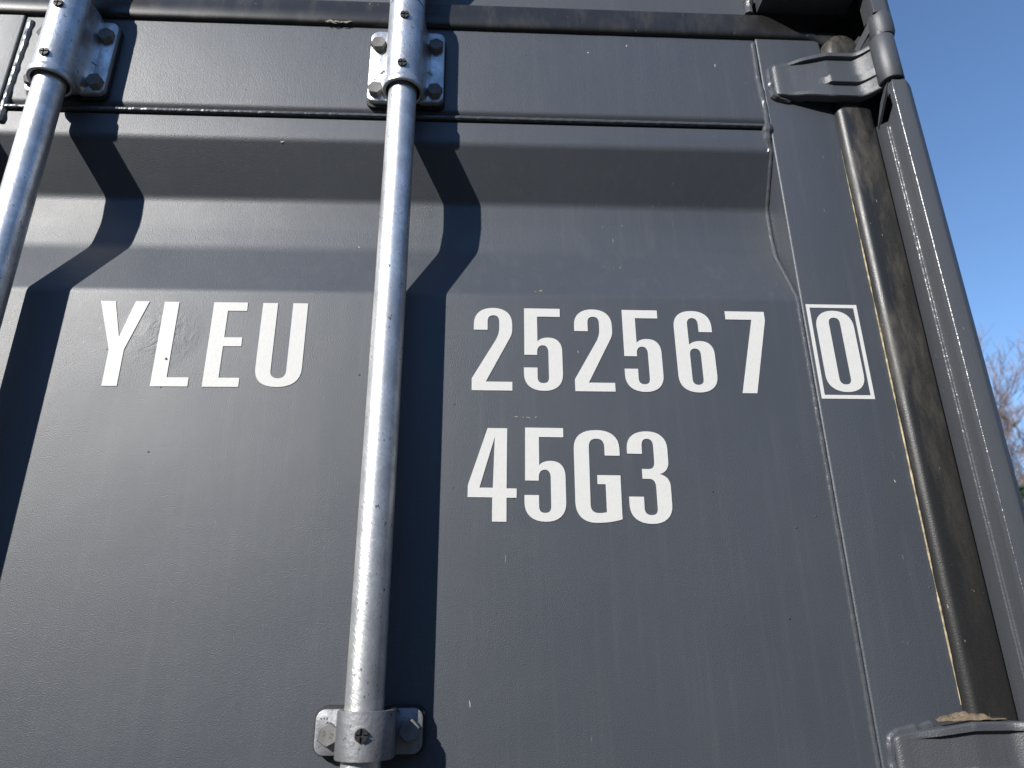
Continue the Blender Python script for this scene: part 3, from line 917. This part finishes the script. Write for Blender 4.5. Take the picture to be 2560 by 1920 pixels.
# ------------------------------------------------------------------ dead leaf on the lower hinge, chips on the top gasket
mb = MB(); random.seed(12)
n = 22
rings = []
for i in range(n):
    t = i/(n-1)
    x = 0.430+0.062*t
    hgt = 0.0078*math.sin(math.pi*min(1, t*1.15+0.04))**0.6 * (0.75+0.5*noise.noise(Vector((t*9, 2, 1))))
    hgt = max(hgt, 0.0006)
    zb = -0.0602+0.0010*t + 0.0006*noise.noise(Vector((t*8, 7, 1)))
    rings.append([(x, -0.0225, zb), (x+0.0008, -0.0215, zb+hgt*0.6), (x, -0.0185, zb+hgt*1.15), (x-0.0006, -0.0150, zb+hgt*0.95), (x, -0.0132, zb+hgt*0.3), (x, -0.017, zb-0.0006)])
mb.loft(rings)
for k in range(26):      # curled fibres and torn edges
    x = 0.430+random.random()**1.6*0.062; z0 = -0.0590+random.random()*0.003; L = 0.002+random.random()*0.006
    a = random.uniform(0.2, 2.9)
    dx, dz = math.cos(a)*L, abs(math.sin(a))*L*0.7
    yy = random.uniform(-0.022, -0.015)
    mb.add([(x, yy, z0), (x+0.0007, yy, z0), (x+dx, yy-0.001, z0+dz), (x, yy-0.0006, z0)], [(0, 1, 2), (1, 3, 2), (3, 0, 2), (0, 3, 1)])
leaf = mb.build('dead_leaf', M_leaf, None, 60, origin=(0.46, -0.018, ZC-0.060))
tag(leaf, 'curled brown dead leaf lying on the lower hinge against the rubber seal', 'leaf')
mb = MB()
for k in range(30):
    x = -0.2045+random.random()*0.032; z0 = 0.7862+random.random()*0.0026; L = 0.002+random.random()*0.008
    a = random.uniform(-0.35, 0.35)
    yy = -0.0052+random.uniform(-0.0012, 0.0004)
    dx, dz = math.cos(a)*L, math.sin(a)*L
    w = 0.0005+0.0006*random.random()
    mb.add([(x, yy, z0), (x+dx*0.5, yy-0.0005, z0+dz*0.5+w), (x+dx, yy, z0+dz), (x+dx*0.5, yy-0.0005, z0+dz*0.5-w), (x+dx*0.5, yy+0.0006, z0+dz*0.5)],
           [(0, 1, 4), (1, 2, 4), (2, 3, 4), (3, 0, 4), (0, 3, 1), (1, 3, 2)])
st = mb.build('straw_flakes', M_straw, None, 30, origin=(-0.188, -0.01, ZC+0.773))
tag(st, 'pale dry straw flakes stuck under the top rubber seal left of the middle rod', 'straw')

# ------------------------------------------------------------------ unseen wood, mostly behind the viewer, added to block low sky and darken shadows
M_wood = simple('wood_mass', (0.045, 0.036, 0.028), 0.95, bscale=2, bdist=0.05)
mb = MB(); rnd = random.Random(77)
NA = 190
rings = []
for i in range(NA+1):
    az = math.radians(15+325*i/NA)
    far = 1-smooth(math.radians(62), math.radians(84), az)
    rad = 25+20*far+2.5*noise.noise(Vector((az*6, 1, 0)))
    top = rad*math.tan(math.radians(19.0-10.5*far+(3.0-1.8*far)*noise.noise(Vector((az*9, 4, 0)))+1.6*noise.noise(Vector((az*31, 9, 0)))))
    dx, dy = math.sin(az), math.cos(az)
    col_ = []
    for q in (0.0, 0.25, 0.5, 0.72, 0.88, 0.97, 1.0):
        bulge = 1.6*math.sin(math.pi*q)+1.1*noise.noise(Vector((az*24, q*5, 2)))
        col_.append(((rad-bulge)*dx, (rad-bulge)*dy, -ZC+(top+ZC)*q))
    col_ += [((rad+3)*dx, (rad+3)*dy, -ZC+(top+ZC)*q) for q in (0.95, 0.0)]
    rings.append(col_)
mb.loft(rings)
for k in range(14000):
    i = rnd.uniform(0, NA); az = math.radians(15+325*i/NA)
    far = 1-smooth(math.radians(62), math.radians(84), az)
    rad = 25+20*far+2.5*noise.noise(Vector((az*6, 1, 0)))
    top = rad*math.tan(math.radians(19.0-10.5*far+(3.0-1.8*far)*noise.noise(Vector((az*9, 4, 0)))+1.6*noise.noise(Vector((az*31, 9, 0)))))
    hq = rnd.random()**0.6
    p0 = Vector(((rad-1.5)*math.sin(az), (rad-1.5)*math.cos(az), -ZC+(top+ZC)*hq))
    d = Vector((rnd.gauss(0, .5), rnd.gauss(0, .5), rnd.uniform(.3, 1.2))).normalized()*rnd.uniform(.5, 1.5)
    w = d.orthogonal().normalized()*rnd.uniform(.02, .07)
    mb.add([tuple(p0-w), tuple(p0+w), tuple(p0+d)], [(0, 1, 2)])
wood = mb.build('unseen_woodland', M_wood, None)
tag(wood, 'dark bare winter wood added round the yard, out of view', 'wood', kind='stuff')

# ------------------------------------------------------------------ bare trees beyond the container
def tube_tree(x, y, height, seed, spread, label, lean=0.0, levels=5, r0=0.16):
    rnd = random.Random(seed)
    t = empty('bare_tree', (x, y, 0))
    tr, tw = MB(), MB()
    def limb(mb, a, b, ra, rb, sides):
        d = (b-a).normalized()
        u = d.orthogonal().normalized(); w = d.cross(u)
        mb.loft([[tuple(p+u*math.cos(2*math.pi*k/sides)*r+w*math.sin(2*math.pi*k/sides)*r) for k in range(sides)]
                 for p, r in ((a, ra), (b, rb))], True, False)
    def grow(p, d, L, r, lev):
        n = 4 if lev < 2 else 3
        cur = p
        for s in range(n):
            d = (d+Vector((rnd.gauss(0, .12), rnd.gauss(0, .12), rnd.gauss(0.04, .08)))).normalized()
            nx = cur+d*(L/n)
            r1 = r*(1-0.13*(s+1)/n*2.2)
            limb(tr if lev < 2 else tw, cur, nx, max(r*(1-0.28*s/n), 0.0068), max(r1, 0.0060), 7 if lev < 2 else 4 if lev < 4 else 3)
            cur = nx
            if lev < levels and (s >= 1 or lev > 0):
                for _ in range(2 if lev < 3 else 3):
                    ax = Vector((rnd.gauss(0, 1), rnd.gauss(0, 1), rnd.gauss(0, .4))).normalized()
                    nd = (d*0.75+ax*spread+Vector((0, 0, 0.22))).normalized()
                    if rnd.random() < 0.80:
                        grow(cur, nd, L*rnd.uniform(0.48, 0.68), r1*rnd.uniform(0.42, 0.6), lev+1)
    grow(Vector((x, y, -ZC)), Vector((lean, 0, 1)).normalized(), height*0.45, r0, 0)
    tr.build('trunk', M_bark, t, origin=(x, y, 0))
    tw.build('crown', M_twig, t, origin=(x, y, 0))
    tag(t, label, 'tree', 'bare trees beyond the container')
    return t
tube_tree(18.7, 22.4, 13.3, 4, 0.62, 'reddish bare tree, its twigs just right of the container edge', -0.05)
tube_tree(19.6, 20.6, 9.6, 9, 0.66, 'bare tree with a pale slanting limb lower right of the container', -0.10)

# dark evergreen low at the frame's right edge
ev = empty('evergreen_tree', (17.0, 20.3, 0))
MB().lathe(17.0, 20.3, [(0.22, -ZC), (0.12, 2.0), (0.03, 4.6)], 10).build('trunk', M_bark, ev, origin=(17.0, 20.3, 0))
mb = MB(); rnd = random.Random(3)
for k in range(5200):
    h = rnd.random()
    a = rnd.uniform(0, 2*math.pi)
    rr = (1-h)**0.8*2.0*math.sqrt(rnd.random())*(0.8+0.3*math.sin(a*5+h*20))+0.05
    c = Vector((17.0+rr*math.cos(a), 20.3+rr*math.sin(a), -1.5+h*6.25))
    u = Vector((rnd.gauss(0, 1), rnd.gauss(0, 1), rnd.gauss(0, .6))).normalized()*0.16
    w = u.orthogonal().normalized()*0.05
    mb.add([tuple(c-u), tuple(c+w), tuple(c+u), tuple(c-w)], [(0, 1, 2, 3)])
mb.build('crown', M_needle, ev, origin=(17.0, 20.3, 0))
tag(ev, 'dark green evergreen tree at the lower right edge below the bare twigs', 'tree')
